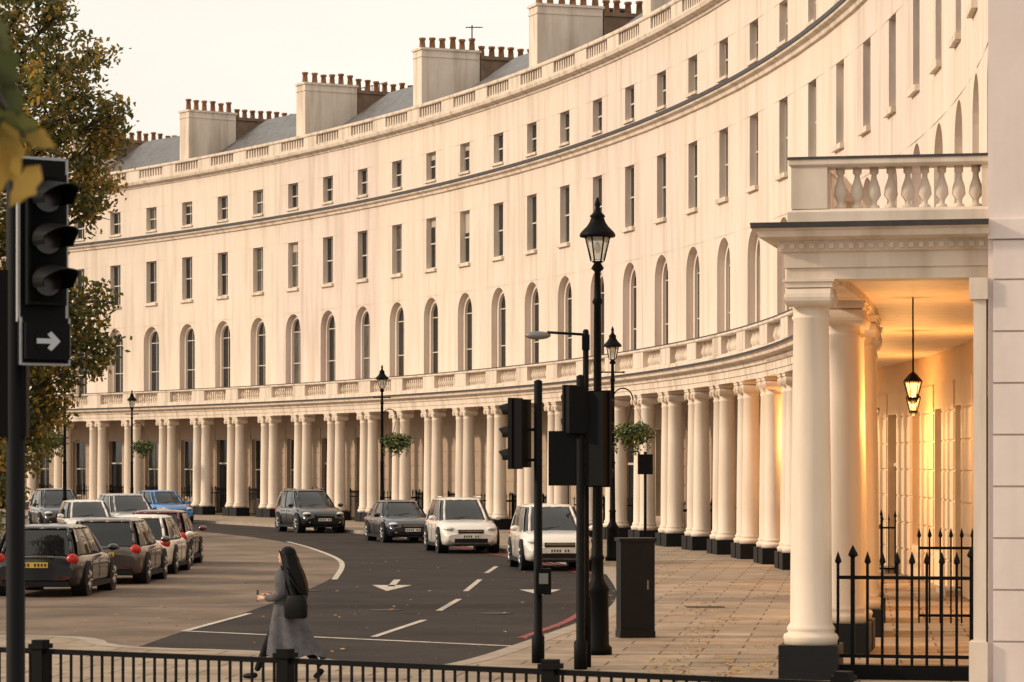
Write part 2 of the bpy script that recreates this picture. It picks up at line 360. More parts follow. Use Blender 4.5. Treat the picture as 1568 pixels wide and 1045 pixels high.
for ds,en in((6.2,130),(17,240),(29,240),(41,180)):  # nearest lantern is the porch's own; the farther three are added fill lights
    ln=empty('porch_or_fill_lantern',M(SE-ds,0,1.27)[:2]+(0,));zo=-.42
    a=MB();a.tube((0,0,5.0),(0,0,4.35+zo),.012);a.lathe([(.01,4.36+zo),(.05,4.33+zo),(.13,4.24+zo),(.14,4.22+zo)],n=6,smooth=False)
    for i in range(6):
        t=i*math.pi/3;a.tube((.13*math.cos(t),.13*math.sin(t),4.23+zo),(.07*math.cos(t),.07*math.sin(t),3.98+zo),.009,n=4)
    a.lathe([(.03,3.90+zo),(.08,3.96+zo),(.08,3.99+zo)],n=6);a.obj('lantern_frame',[IRON],ln)
    a=MB();a.lathe([(.05,4.0+zo),(.1,4.2+zo)],n=6,smooth=False);a.obj('lantern_panes',[LG],ln)
    L=bpy.data.lights.new('lantern_or_fill_light','POINT');L.energy=en;L.color=(1,.47,.13);L.shadow_soft_size=.15
    lo=bpy.data.objects.new('lantern_or_fill_light',L);sc.collection.objects.link(lo);lo.parent=ln;lo.location=(0,0,3.25)
# ------------------------------------------------ GROUND
a=MB();a.quad((-2500,-500,-.135),(2500,-500,-.135),(2500,4000,-.135),(-2500,4000,-.135));a.obj('ground',[GROUND])
a=MB();a.quad((-60,15,RZ),(30,15,RZ),(30,190,RZ),(-60,190,RZ));a.obj('road',[ASPH])
def poly(name,pts,m,z=None,skirt=0):
    pts=[(p[0],p[1],p[2] if z is None else z) for p in pts]
    tri=tessellate_polygon([[Vector(p) for p in pts]])
    a=MB();a.add(pts,[tuple(t) for t in tri])
    if skirt:
        n=len(pts)
        for i in range(n):
            p,q=pts[i],pts[(i+1)%n];a.quad(p,q,(q[0],q[1],q[2]-skirt),(p[0],p[1],p[2]-skirt))
    o=a.obj(name,[m])
    me=o.data
    for pl in me.polygons:
        if abs(pl.normal.z)>.5 and pl.normal.z<0:pl.flip()
    return o
kerb=[M(s,0,7.9)[:2] for s in [S0+i*2 for i in range(int((76-S0)/2))]]+[(1.05,84.),(1.75,79.),(2.2,75.5)]
kc=[G(930,880),G(944,900),G(947,915),G(943,932),G(925,950),G(880,968),G(800,997),G(720,1025),G(640,1040)]
def smooth_path(ps,it=2):
    for _ in range(it):
        o=[ps[0]]
        for i in range(len(ps)-1):
            p,q=ps[i],ps[i+1];o.append(tuple(p[k]*.75+q[k]*.25 for k in range(2)));o.append(tuple(p[k]*.25+q[k]*.75 for k in range(2)))
        o.append(ps[-1]);ps=o
    return ps
tail=[(p[0],p[1]) for p in kc]+[G(500,1024)[:2],G(420,1010)[:2],G(170,1004)[:2],G(150,987)[:2],G(-20,985)[:2],(-14,44)]
kp=kerb+smooth_path(tail,2)
inner=[M(s,0,-.5)[:2] for s in [S0+i*3 for i in range(int((SE-S0)/3))]][::-1]
pv=[(p[0],p[1],0) for p in kp]+[(-14,16,0),(20,16,0),(20,30,0)]+[(p[0],p[1],0) for p in inner]
poly('pavement',pv,PAVE,0,.12)
def strip(mb,path,o0,o1,z,m=0,zb=None):
    n=len(path);N=[]
    for i in range(n):
        p=Vector(path[max(i-1,0)][:2]);q=Vector(path[min(i+1,n-1)][:2]);t=(q-p).normalized();N.append(Vector((t.y,-t.x)))
    for i in range(n-1):
        a=Vector(path[i][:2]);b=Vector(path[i+1][:2])
        q=[a+N[i]*o0,b+N[i+1]*o0,b+N[i+1]*o1,a+N[i]*o1]
        mb.quad((*q[0],z),(*q[1],z),(*q[2],z),(*q[3],z),m)
        if zb is not None:mb.quad((*q[3],z),(*q[2],z),(*q[2],zb),(*q[3],zb),m)
a=MB();strip(a,kp,-.28,.02,.004,0,RZ);a.obj('kerb',[KERB])
a=MB();redp=kp[len(kerb)-6:len(kerb)+24]
strip(a,redp,.2,.34,RZ+.008);strip(a,redp,.5,.64,RZ+.008);a.obj('red_route_lines',[RED])
wp=[G(-300,790),G(-60,790),G(150,800),G(285,812),G(400,824),G(470,838),G(520,856),G(526,868),G(505,890),G(440,915),G(380,938),G(280,967),G(180,1003),G(-20,1003),G(-300,960)]
poly('worn_road_surface',[(p[0],p[1],0) for p in smooth_path([q[:2] for q in wp],2)],ASPH2,RZ+.004)
mk=MB()
def line(p,q,w,z=RZ+.008,dash=None):
    strip(mk,[G(*p),G(*q)],-w/2,w/2,z)
arcp=smooth_path([G(440,830)[:2],G(475,839)[:2],G(520,856)[:2],G(526,868)[:2],G(512,888)[:2]],3)
strip(mk,arcp,-.07,.07,RZ+.008)
line((283,967),(382,940),.12);line((280,967),(800,991),.16);line((572,976),(650,950),.12);line((672,936),(703,918),.12);line((713,906),(735,888),.12);line((745,878),(760,868),.12)
def arrow(px,py,sz=1.):
    o=G(px,py);z=RZ+.009
    mk.quad((o[0]-.08,o[1]-1.8*sz,z),(o[0]+.08,o[1]-1.8*sz,z),(o[0]+.08,o[1]+1.6*sz,z),(o[0]-.08,o[1]+1.6*sz,z))
    mk.add([(o[0]-.45,o[1]-1.2*sz,z),(o[0],o[1]-4*sz,z),(o[0]+.45,o[1]-1.2*sz,z)],[(0,1,2)])
arrow(604,893,1.1);arrow(826,900)
mk.obj('road_markings',[PAINT])
mh=MB()
for px,py in((590,935),(470,905),(760,940)):
    o=G(px,py);mh.lathe([(.32,0),(.32,.006),(.25,.007)],(o[0],o[1],RZ+.004),20)
o=G(1080,930,0);mh.box((o[0],o[1],.003),(.35,.28,.004));mh.obj('manhole_covers',[mat('cast_iron',(.04,.034,.03),.7,metal=.3,noise=.4,scale=20)])
LF=mat('fallen_leaf',(.33,.15,.05),.8);LF2=mat('fallen_leaf_yellow',(.45,.28,.08),.8)
a=MB();cl_=[(random.uniform(1000,1235),random.uniform(876,1040)) for _ in range(30)]
for i in range(1100):
    if i<620:c_=random.choice(cl_);px=random.gauss(c_[0],16);py=random.gauss(c_[1],3.5)
    elif i<820:k_=random.choice(kp[len(kerb)-8:len(kerb)+24]);D=k_[1];px=PX0+(k_[0]-random.uniform(.1,.5))*F/D;py=HZ+F*2.77/D
    else:px=random.uniform(100,1235);py=random.uniform(850,1040)
    if py<846 or px>1245:continue
    g=G(px,py,.006);r=random.uniform(.025,.05);t=random.uniform(0,6.3)
    if px<940 and i>=620:g=G(px,py,RZ+.012)
    vs=[(g[0]+r*math.cos(t+k*1.57)*(1 if k%2 else .6),g[1]+r*math.sin(t+k*1.57)*(1 if k%2 else .6),g[2]+.004+random.uniform(0,.02)) for k in range(4)]
    a.add(vs,[(0,1,2,3)],random.choice([0,1,1]))
a.obj('fallen_leaves',[LF,LF2])
# ------------------------------------------------ STREET LAMPS
LGL=mat('lamp_glass',(.9,.86,.75),.1,trans=.55);FOL=mat('basket_foliage',(.05,.09,.03),.8,noise=.5,scale=9);FLW=mat('basket_flowers',(.6,.42,.22),.8)
LBU=mat('lamp_bulb',(.9,.75,.5),.4)
def foliage(mb,c,r,n,size,mats=2,seedv=0):
    rnd=random.Random(seedv)
    for i in range(n):
        v=Vector((rnd.gauss(0,1),rnd.gauss(0,1),rnd.gauss(0,1))).normalized()*(rnd.random()**.33)*rnd.uniform(.85,1.12)
        p=Vector((c[0]+v.x*r[0],c[1]+v.y*r[1],c[2]+v.z*r[2]))
        u=Vector((rnd.gauss(0,1),rnd.gauss(0,1),rnd.gauss(0,1))).normalized();w=u.orthogonal().normalized();s=size*rnd.uniform(.6,1.4)
        mb.add([tuple(p-u*s),tuple(p-w*s*.5),tuple(p+u*s),tuple(p+w*s*.5)],[(0,1,2,3)],rnd.randrange(mats))
FOL2=mat('basket_foliage_light',(.15,.17,.05),.8)
def lamp(px,D,basket=0,h=6.3):
    e=empty('street_lamp',PX(px,D,0));a=MB()
    hb_=h-.88
    a.lathe([(.2,0),(.2,.1),(.16,.14),(.15,.85),(.17,.9),(.12,.98),(.085,1.05),(.08,1.3),(.1,1.33),(.075,1.38),(.065,2.6),(.085,2.63),(.06,2.68),(.05,hb_-.6),(.075,hb_-.57),(.05,hb_-.5),(.04,hb_-.15),(.09,hb_-.1),(.05,hb_-.03),(.09,hb_)],n=12)
    if basket:
        a.tube((-.3,0,hb_-.35),(.3,0,hb_-.35),.02);a.ell((-.3,0,hb_-.35),(.03,.03,.03));a.ell((.3,0,hb_-.35),(.03,.03,.03))
    for i in range(6):
        t=i*math.pi/3;a.tube((.09*math.cos(t),.09*math.sin(t),hb_),(.17*math.cos(t),.17*math.sin(t),hb_+.34),.014,n=4)
    a.lathe([(.24,hb_+.33),(.25,hb_+.36),(.23,hb_+.40),(.15,hb_+.48),(.11,hb_+.54),(.09,hb_+.60),(.11,hb_+.62),(.05,hb_+.68),(.03,hb_+.74),(.045,hb_+.78),(.01,hb_+.88)],n=12)
    if basket:
        bx=.55*basket;zt=hb_-1.0;K=10
        pts=[(bx/2-bx/2*math.cos(math.pi*k/K),0,zt-.1+.32*math.sin(math.pi*k/K)) for k in range(K+1)]
        for k in range(K):a.tube(pts[k],pts[k+1],.018)
        for k in range(3):
            t=k*2.1;a.tube((bx,0,zt-.1),(bx+.34*math.cos(t),.34*math.sin(t),zt-.85),.007,n=4)
        a.lathe([(.04,zt-1.2),(.2,zt-1.1),(.3,zt-.9),(.3,zt-.85)],(bx,0,0),10)
    a.obj('post',[IRON],e)
    b=MB();b.lathe([(.085,hb_+.02),(.155,hb_+.33)],n=6,smooth=False);b.obj('lantern_glass',[LGL],e)
    b=MB();b.ell((0,0,hb_+.19),(.045,.045,.08));b.obj('lamp_bulb',[LBU],e)
    if basket:
        c=MB();foliage(c,(bx,0,zt-.98),(.60,.60,.30),800,.06,2,int(px));foliage(c,(bx,0,zt-1.2),(.30,.30,.40),220,.055,2,int(px)+1);foliage(c,(bx,0,zt-.88),(.5,.5,.2),60,.032,3,int(px)+3)
        for k in range(9):
            t=k*.7;foliage(c,(bx+.5*math.cos(t),.5*math.sin(t),zt-1.15-.1*(k%3)),(.06,.06,.26),24,.04,2,k)
        c.obj('hanging_basket_plants',[FOL,FOL2,FLW],e)
lamp(915,40.5);lamp(938,79,1);lamp(585,110,1);lamp(202,148,1);lamp(99,106,-1)
# ------------------------------------------------ SIGNALS
SIGB=mat('signal_black',(.005,.005,.0055),.6,spec=.1);WB=mat('signal_white_border',(.35,.35,.35),.5);LENS=mat('signal_lens_off',(.02,.01,.01),.25);ARW=mat('arrow_panel',(.5,.52,.54),.5,spec=.1);GREY=mat('galvanised_grey',(.20,.19,.18),.5,metal=.4)
def head(mb,z0,x=0,y=0,n=3,board=True,vl=.2,bw=.19):
    h=.3*n
    mb.box((x,y,z0+h/2),(.13,.10,h/2),0);mb.box((x,y-.07,z0+h/2),(.15,.03,h/2+.02),0)
    if board:
        mb.box((x,y-.02,z0+h/2),(bw,.008,h/2+.14),0)
        for sx in(-1,1):mb.box((x+sx*(bw-.005),y-.022,z0+h/2),(.010,.012,h/2+.14),1)
        for sz in(-1,1):mb.box((x,y-.022,z0+h/2+sz*(h/2+.135)),(bw-.02,.0115,.010),1)
    for k in range(n):
        zc=z0+.15+.3*k;pts=[]
        K=14;vs=[];fs=[]
        for i in range(K+1):
            t=math.radians(-25+230*i/K);c,s=math.cos(t),math.sin(t)
            for rr in(.125,.118):
                vs.append((x+rr*c,y-.1,zc+rr*s));vs.append((x+rr*c,y-.1-vl*(.5+.5*max(s,0)),zc+rr*s-.05*max(s,0)))
        for i in range(K):
            b=i*4;fs+= [(b,b+1,b+5,b+4),(b+2,b+6,b+7,b+3),(b+1,b+3,b+7,b+5)]
        mb.add(vs,fs,0,False)
        mb.tube((x,y-.095,zc),(x,y-.108,zc),.105,n=16,m=2,smooth=False)
MS=[SIGB,WB,LENS,ARW,GREY]
e=empty('traffic_signal',PX(24,17.6,0),0);a=MB()
a.lathe([(.1,-.0),(.1,.3),(.057,.32),(.057,4.35),(.03,4.38)],n=14)
b=MB();head(b,3.52,0,0,3,True,.34)
b.box((0,-.06,3.24),(.17,.05,.13),0)
b.tube((0,-.11,3.24),(0,-.114,3.24),.105,n=20,m=0,smooth=False)
b.box((-.02,-.117,3.24),(.07,.003,.018),3)
b.add([(.02,-.121,3.31),(.09,-.121,3.24),(.02,-.121,3.17),(-.01,-.121,3.19),(.03,-.121,3.24),(-.01,-.121,3.29)],[(0,5,4,1),(1,4,3,2)],3)
b.box((0,-.045,3.24),(.19,.02,.17),0);
for sx in(-1,1):b.box((sx*.186,-.066,3.24),(.008,.004,.17),1)
b.box((0,-.066,3.075),(.18,.004,.008),1)
a.tube((0,0,3.5),(.18,-.06,3.5),.025);a.tube((0,0,4.2),(.18,-.06,4.2),.025)
a.box((-.02,.02,3.3),(.09,.06,.5),0)
a.obj('pole',MS,e);h=b.obj('signal_head',MS,e,(.16,-.06,.68),math.radians(36));h.scale=(.86,.86,.83)
def psig(px,D,h,heads,name='traffic_signal'):
    e=empty(name,PX(px,D,0));a=MB()
    a.lathe([(.085,0),(.085,.35),(.057,.38),(.055,h),(.02,h+.02)],n=12)
    a.obj('pole',MS,e)
    for i,(dx,z0,rz,n,brd) in enumerate(heads):
        b=MB();head(b,z0,0,0,n,brd,.2);b.obj('signal_head_%d'%(i+1),MS,e,(dx,0,0),rz)
        c=MB();c.tube((0,0,z0+.1),(dx,0,z0+.1),.02);c.tube((0,0,z0+.5),(dx,0,z0+.5),.02);c.obj('bracket_%d'%(i+1),MS,e)
    return e
e=psig(824,38.8,3.72,[(-.24,2.58,math.radians(-120),3,False)])
c=MB();c.box((.07,-.1,1.08),(.1,.07,.17),0);c.box((.07,-.172,1.12),(.06,.003,.07),4);c.obj('push_button_box',MS,e)
e=psig(889,37.6,3.75,[(-.06,3.02,math.radians(200),2,False),(.22,2.35,math.radians(150),4,False)])
c=MB();c.box((-.21,.05,2.7),(.2,.06,.35),0);c.obj('signal_back_box',MS,e)
e=empty('street_light',PX(897,38,0));a=MB()
a.lathe([(.07,0),(.07,.9),(.045,.95),(.038,4.35),(.02,4.37)],n=12);a.tube((0,0,4.3),(-.5,0,4.33),.018);a.ell((-.62,0,4.29),(.17,.06,.055),1);a.box((0,0,4.2),(.05,.05,.1));a.obj('post_and_arm',[IRON,GREY],e)
e=empty('utility_cabinet',PX(973,44.5,0),.15);a=MB()
a.box((0,0,.05),(.27,.2,.05));a.box((0,0,.78),(.26,.19,.68));a.box((0,0,1.48),(.285,.215,.025));a.box((-.01,-.195,.78),(.235,.006,.63),1);a.box((.15,-.205,.8),(.012,.01,.07),2)
for k in range(4):a.box((-.01,-.203,1.2+k*.04),(.12,.003,.008),0)
CAB=mat('cabinet_paint',(.012,.011,.011),.5,noise=.4,scale=4,spec=.2);a.obj('cabinet_body',[CAB,CAB,GREY],e)
e=empty('parking_sign',PX(988,70,0));a=MB();a.tube((0,0,0),(0,0,2.9),.035);a.box((0,-.04,2.6),(.18,.01,.24),1);a.obj('post_and_plate',[IRON,SIGB],e)
e=empty('guard_railing');a=MB()
gp=[(-330,26.5),(62,25.2),(437,24.0),(843,22.7),(1292,21.4),(1750,20.2)]
P3=[Vector(PX(p,D,0)) for p,D in gp]
for i,p in enumerate(P3):
    a.box((p.x,p.y,.53),(.055,.055,.53),0,-.5);a.box((p.x,p.y,1.075),(.075,.075,.02),0,-.5);a.box((p.x,p.y,1.11),(.055,.055,.018),0,-.5)
    if i+1<len(P3):
        q=P3[i+1];L_=(q-p).length;ang=math.atan2(q.y-p.y,q.x-p.x);c=(p+q)/2
        for z,hh in((1.03,.022),(.15,.02)):a.box((c.x,c.y,z),(L_/2-.06,.02,hh),0,ang)
        n=int(L_/.105)
        for k in range(1,n):
            t=p.lerp(q,k/n);a.box((t.x,t.y,.54),(.009,.009,.47),0,ang)
a.obj('rails_and_posts',[IRON],e)
# ------------------------------------------------ CARS
TYRE=mat('tyre',(.015,.015,.015),.85);RIM=mat('alloy',(.36,.35,.35),.35,metal=.8);CGL=mat('car_glass',(.010,.011,.013),.03,spec=.6);HLT=mat('headlamp',(.6,.6,.6),.06);TLT=mat('tail_lamp',(.45,.02,.015),.15)
PLW=mat('plate_white',(.75,.74,.7),.4);PLY=mat('plate_yellow',(.75,.50,.04),.4);PLK=mat('black_plastic',(.010,.010,.011),.6,spec=.2);CHR=mat('chrome',(.7,.7,.7),.15,metal=1)
CHA=mat('plate_characters',(.02,.02,.02),.5)
def paint(n,c,m=.3):
    x=mat(n,c,.3,metal=m,spec=.45);x.node_tree.nodes['Principled BSDF'].inputs['Coat Weight'].default_value=.9;x.node_tree.nodes['Principled BSDF'].inputs['Coat Roughness'].default_value=.04;return x
def interp(xs,ys,t):
    for i in range(len(xs)-1):
        if t<=xs[i+1]:
            u=(t-xs[i])/(xs[i+1]-xs[i]);u=u*u*(3-2*u)*.5+u*.5;return ys[i]+(ys[i+1]-ys[i])*u
    return ys[-1]
def car(X,Y,ang,L,W,H,pm,kind='suv',rails=False):
    e=empty('parked_car',(X,Y,RZ),ang);w=W/2
    ts=[0,.015,.05,.12,.25,.45,.62,.72,.8,.88,.94,.98,1.]
    belt=.60 if kind!='sedan' else .62
    tp=[.44,.54,belt,belt+.01,belt,belt-.005,belt-.01,belt-.015,belt-.04,belt-.07,belt-.12,belt-.2,belt-.26]
    if kind=='sedan':tp[1]=.5;tp[2]=.6
    bt=[.24,.19,.15,.13,.12,.12,.12,.12,.12,.13,.14,.17,.21]
    wd=[.82,.90,.95,.985,1,1,1,1,.99,.965,.92,.85,.76]
    N=34;rings=[];R=.325 if kind!='suv' else .36
    for i in range(N+1):
        t=i/N;t=.5-.5*math.cos(math.pi*t)
        zt=interp(ts,tp,t)*H;zb=interp(ts,bt,t)*H;ww=interp(ts,wd,t)*w;hgt=zt-zb
        fl=0
        for cx in(-.305+.5,.31+.5):
            fl=max(fl,1-abs((t-cx)*L)/(R+.16))
        fl=max(fl,0)**.5*.018
        sec=[(0,zb),(.8*ww,zb),(.96*ww,zb+.06),(.985*ww+fl,zb+hgt*.3),(.985*ww+fl,zb+hgt*.52),(.998*ww,zb+hgt*.68),(.992*ww,zb+hgt*.72),(.95*ww,zb+hgt*.9),(.88*ww,zt-.01),(.6*ww,zt+.025),(0,zt+.04)]
        full=sec+[(-y,z) for y,z in sec[-2:0:-1]]
        rings.append([((t-.5)*L,y,z) for y,z in full])
    a=MB();n=len(rings[0]);vs=[p for r in rings for p in r]
    fs=[(j*n+i,j*n+(i+1)%n,(j+1)*n+(i+1)%n,(j+1)*n+i) for j in range(N) for i in range(n)]
    a.add(vs,fs,0,True);a.add(rings[0],[tuple(range(n-1,-1,-1))],0);a.add(rings[-1],[tuple(range(n))],0)
    if kind=='sedan':b0,b1,r0,r1=.08,.73,.24,.56
    elif kind=='hatch':b0,b1,r0,r1=.025,.74,.09,.54
    else:b0,b1,r0,r1=.02,.735,.085,.53
    zb=belt*H-.02;zr=H-.075
    def ring(t0,t1,hw,z,cr=.06):
        x0,x1=(t0-.5)*L,(t1-.5)*L
        base=[(x0,0),(x0,hw*.55),(x0+.03,hw*.86),(x0+.16,hw),((x0*.7+x1*.3),hw*1.01),((x0+x1)/2,hw*1.015),(x0*.25+x1*.75,hw*1.0),(x1-.22,hw*.95),(x1-.06,hw*.78),(x1,hw*.45),(x1+.03,0)]
        full=base+[(x,-y) for x,y in base[-2:0:-1]]
        return [(x,y,z) for x,y in full]
    def lerp3(p,q,u):return tuple(p[k]+(q[k]-p[k])*u for k in range(3))
    A=ring(b0,b1,w*.90,zb);B=ring(r0,r1,w*.72,zr);m=len(A)
    Mid=[lerp3(A[i],B[i],.5) for i in range(m)];Mid=[(p[0],p[1]*1.025,p[2]+.0) for p in Mid]
    C=ring(r0+.025,r1-.03,w*.62,zr+.05);Dd=ring(r0+.12,r1-.12,w*.3,H)
    vs=A+Mid+B+C+Dd;fs=[];ms=[]
    for j in range(4):
        for i in range(m):
            fs.append((j*m+i,j*m+(i+1)%m,(j+1)*m+(i+1)%m,(j+1)*m+i));ms.append(1 if j<2 else 0)
    fs.append(tuple(range(4*m,5*m)));ms.append(0);a.add(vs,fs,ms,True)
    def pil(i,wdt,mt=0):
        for idx in(i,m-i):
            for (P_,Q_) in((A[idx],Mid[idx]),(Mid[idx],B[idx])):
                sg=1 if P_[1]>0 else -1
                p=[P_[0],P_[1]+sg*.012,P_[2]];q=[Q_[0],Q_[1]+sg*.012,Q_[2]]
                a.add([(p[0]-wdt,p[1],p[2]),(p[0]+wdt,p[1],p[2]),(q[0]+wdt,q[1],q[2]),(q[0]-wdt,q[1],q[2])],[(0,1,2,3)],mt)
    pil(3,.09);pil(5,.04,3);pil(7,.05)
    for idx in(8,m-8,2,m-2):
        a.tube(A[idx],Mid[idx],.036,n=6);a.tube(Mid[idx],B[idx],.036,n=6)
    for i in range(m):a.tube(B[i],B[(i+1)%m],.022,n=5)
    for i in range(m):
        if 2<=i<8 or m-8<=i<m-2:a.tube(A[i],A[(i+1)%m],.012,n=4,m=6 if kind!='hatch' else 3)
    for sg in(-1,1):
        a.box((0,sg*(w-.005),.14*H+.02),(L*.30,.02,.05),3)
        for tx in(-.02,.2,-.2):a.box((tx*L,sg*(w-.004),.38*H),(.005,.004,.15*H),3)
        for tx in(.05,-.13):a.box((tx*L,sg*(w+.004),.5*H),(.09,.014,.012),0)
        a.ell((.2*L,sg*(w+.09),belt*H+.06),(.09,.12,.075),0)
        if rails:a.tube((-.34*L,sg*w*.66,H+.01),(.02*L,sg*w*.66,H+.01),.02)
    for sx in(-.305,.31):
        for sg in(-1,1):
            x=sx*L;y=sg*w
            a.tube((x,y-sg*.3,R+.02),(x,y+sg*.014,R+.02),R+.065,n=28,m=3,smooth=False)
            a.tube((x,y-sg*.22,R),(x,y+sg*.02,R),R,n=28,m=2,smooth=False)
            a.tube((x,y-sg*.1,R),(x,y+sg*.024,R),R*.68,n=24,m=3,smooth=False)
            for k in range(7):
                t=k*math.pi/3.5
                p0=(x+.05*math.cos(t),y+sg*.026,R+.05*math.sin(t));p1=(x+R*.66*math.cos(t),y+sg*.026,R+R*.66*math.sin(t))
                a.tube(p0,p1,.022,.03,n=5,m=4)
            a.tube((x,y,R),(x,y+sg*.034,R),.055,n=10,m=4)
    xf=.5*L
    for sg in(-1,1):
        a.ell((xf-.20,sg*w*.72,.45*H),(.20,.14,.062),5,rz=-sg*.55)
        a.ell((xf-.07,sg*w*.66,.25*H),(.06,.10,.05),3);a.ell((xf-.04,sg*w*.66,.25*H),(.05,.05,.035),5)
        a.ell((-xf+.11,sg*w*.80,.53*H),(.10,.13,.12 if kind!='sedan' else .08),7)
        a.box((-xf+.05,sg*w*.62,.27*H),(.05,.12,.02),7)
    a.box((xf-.075,0,.40*H),(.09,w*.42,.055),3);a.box((xf-.07,0,.40*H),(.098,w*.40,.006),6);a.box((xf-.07,0,.42*H),(.094,w*.38,.004),6);a.box((xf-.03,0,.235*H),(.05,w*.55,.06),3);a.box((xf-.03,0,.155*H),(.05,w*.62,.03),3)
    a.box((xf+.015,0,.31*H),(.02,.26,.055),8)
    zp=.45*H if kind!='sedan' else .38*H
    a.box((-xf-.005,0,zp),(.02,.26,.055),9)
    for k in range(7):
        if k==4:continue
        yy=-.21+k*.07
        a.box((xf+.036,yy,.31*H),(.002,.02,.032),10);a.box((-xf-.026,yy,zp),(.002,.02,.032),10)
    a.box((-xf+.06,0,.19*H),(.09,w*.75,.05),3);a.box((-xf+.08,0,.565*H),(.05,w*.4,.012),6)
    a.tube(((b1-.5)*L-.02,-.4,zb+.06),((b1-.5)*L-.16,.15,zb+.12),.008,n=4,m=3)
    ob=a.obj('body',[pm,CGL,TYRE,PLK,RIM,HLT,CHR,TLT,PLW,PLY,CHA],e);fixn(ob)
BLK=paint('black_car_paint',(.004,.004,.006));NAVY=paint('dark_blue_paint',(.010,.012,.022));WHT=paint('white_car_paint',(.74,.70,.64),0);GRY=paint('grey_car_paint',(.022,.022,.027),.4);BRN=paint('bronze_grey_paint',(.10,.08,.07),.5)
REDP=paint('dark_red_paint',(.12,.02,.018));SIL=paint('silver_paint',(.40,.38,.36),.5);BLU=paint('blue_car_paint',(.015,.18,.5),.1)
def crescent_car(px,d,*args,**k):
    s=s_px(px,d);p=M(s,0,d);th=T0-s/R0;ang=math.atan2(-math.cos(th),math.sin(th));car(p[0],p[1],ang+k.pop('da',0),*args,**k)
dk=9.0
crescent_car(474,dk,4.5,1.86,1.70,BLK,'suv',rails=True)
crescent_car(612,dk,4.55,1.80,1.45,NAVY,'sedan')
crescent_car(706,dk,4.4,1.84,1.68,WHT,'suv',rails=True)
car(1.18,76.8,-math.pi/2+.10,4.4,1.84,1.68,WHT,'suv')
crescent_car(250,dk+.6,3.9,1.72,1.50,BLU,'hatch',da=0)
hy=math.pi/2
for px,Y,a_,L_,W_,H_,pm,kd in((88,62.3,-.05,4.5,1.86,1.48,GRY,'hatch'),(180,68.4,-.03,4.2,1.82,1.50,BRN,'hatch'),(226,74.2,-.02,4.0,1.76,1.47,WHT,'hatch'),(251,79.8,.0,4.0,1.76,1.5,REDP,'hatch')):
    car((px-PX0)/F*Y,Y,hy+a_,L_,W_,H_,pm,kd)
for px,Y,a_,L_,W_,H_,pm,kd in((195,108,-.35,4.4,1.85,1.62,SIL,'suv'),(133,101,-.25,4.1,1.78,1.48,WHT,'hatch'),(88,118,-.3,4.5,1.86,1.72,GRY,'suv')):
    car((px-PX0)/F*Y,Y,-hy-a_,L_,W_,H_,pm,kd)
# ------------------------------------------------ TREE
L1=mat('leaf_olive',(.12,.115,.027),.7);L2=mat('leaf_gold',(.30,.19,.035),.7);L3=mat('leaf_dark',(.06,.068,.02),.8);BARK=mat('bark',(.07,.052,.04),.9,noise=.5,scale=8,bump=.6,bscale=15)
for m in(L1,L2,L3):
    nt=m.node_tree;b=nt.nodes['Principled BSDF'];t=nt.nodes.new('ShaderNodeBsdfTranslucent');t.inputs['Color'].default_value=tuple(min(1,x*1.8) for x in b.inputs['Base Color'].default_value[:3])+(1,)
    mx=nt.nodes.new('ShaderNodeMixShader');mx.inputs[0].default_value=.45;nt.links.new(b.outputs[0],mx.inputs[1]);nt.links.new(t.outputs[0],mx.inputs[2]);nt.links.new(mx.outputs[0],nt.nodes['Material Output'].inputs[0])
def tree(name,base,lobes,h,leafsize,nper,seed):
    rnd=random.Random(seed);e=empty(name,(0,0,0));t=MB()
    b=Vector(base);top=b+Vector((0,0,h*.75));pts=[b]
    for k in range(1,7):pts.append(b.lerp(top,k/6)+Vector((rnd.uniform(-.15,.15),rnd.uniform(-.15,.15),0)))
    for k in range(6):t.tube(pts[k],pts[k+1],.26*(1-k/7.5),.26*(1-(k+1)/7.5),10)
    lf=MB()
    for (c,r) in lobes:
        c=Vector(c);st=min(pts,key=lambda p:(p-c).length+abs(p.z-(c.z-1))*.5);mid=st.lerp(c,.5)+Vector((0,0,-.2))
        t.tube(st,mid,.08,.05,7);t.tube(mid,c,.05,.025,6)
        for k in range(9):
            v=Vector((rnd.gauss(0,1),rnd.gauss(0,1),rnd.gauss(0,.8))).normalized()*r*.95;t.tube(c.lerp(mid,rnd.random()*.5),c+v,.022,.006,5)
        for k in range(int(nper*r*r)):
            v=Vector((rnd.gauss(0,1),rnd.gauss(0,1),rnd.gauss(0,1))).normalized()*r*(rnd.random()**.4)*rnd.uniform(.8,1.15)
            cc=c+v;cr=rnd.uniform(.12,.30);mtl=rnd.choices([0,1,2],[.42,.26,.32])[0]
            for q in range(18):
                u=cc+Vector((rnd.gauss(0,1),rnd.gauss(0,1),rnd.gauss(0,.7)))*cr*.6
                n=Vector((rnd.gauss(0,1),rnd.gauss(0,1),rnd.gauss(0,1))).normalized();w=n.orthogonal().normalized();s=leafsize*rnd.uniform(.6,1.3)
                mm=mtl if rnd.random()<.7 else rnd.randrange(3)
                lf.add([tuple(u-n*s),tuple(u-w*s*.6),tuple(u+n*s),tuple(u+w*s*.6)],[(0,1,2,3)],mm)
    t.obj('trunk_and_limbs',[BARK],e);lf.obj('foliage',[L1,L2,L3],e)
def TP(px,py,D):return ((px-PX0)/F*D,D,CAMZ-(py-HZ)*D/F)
D=56
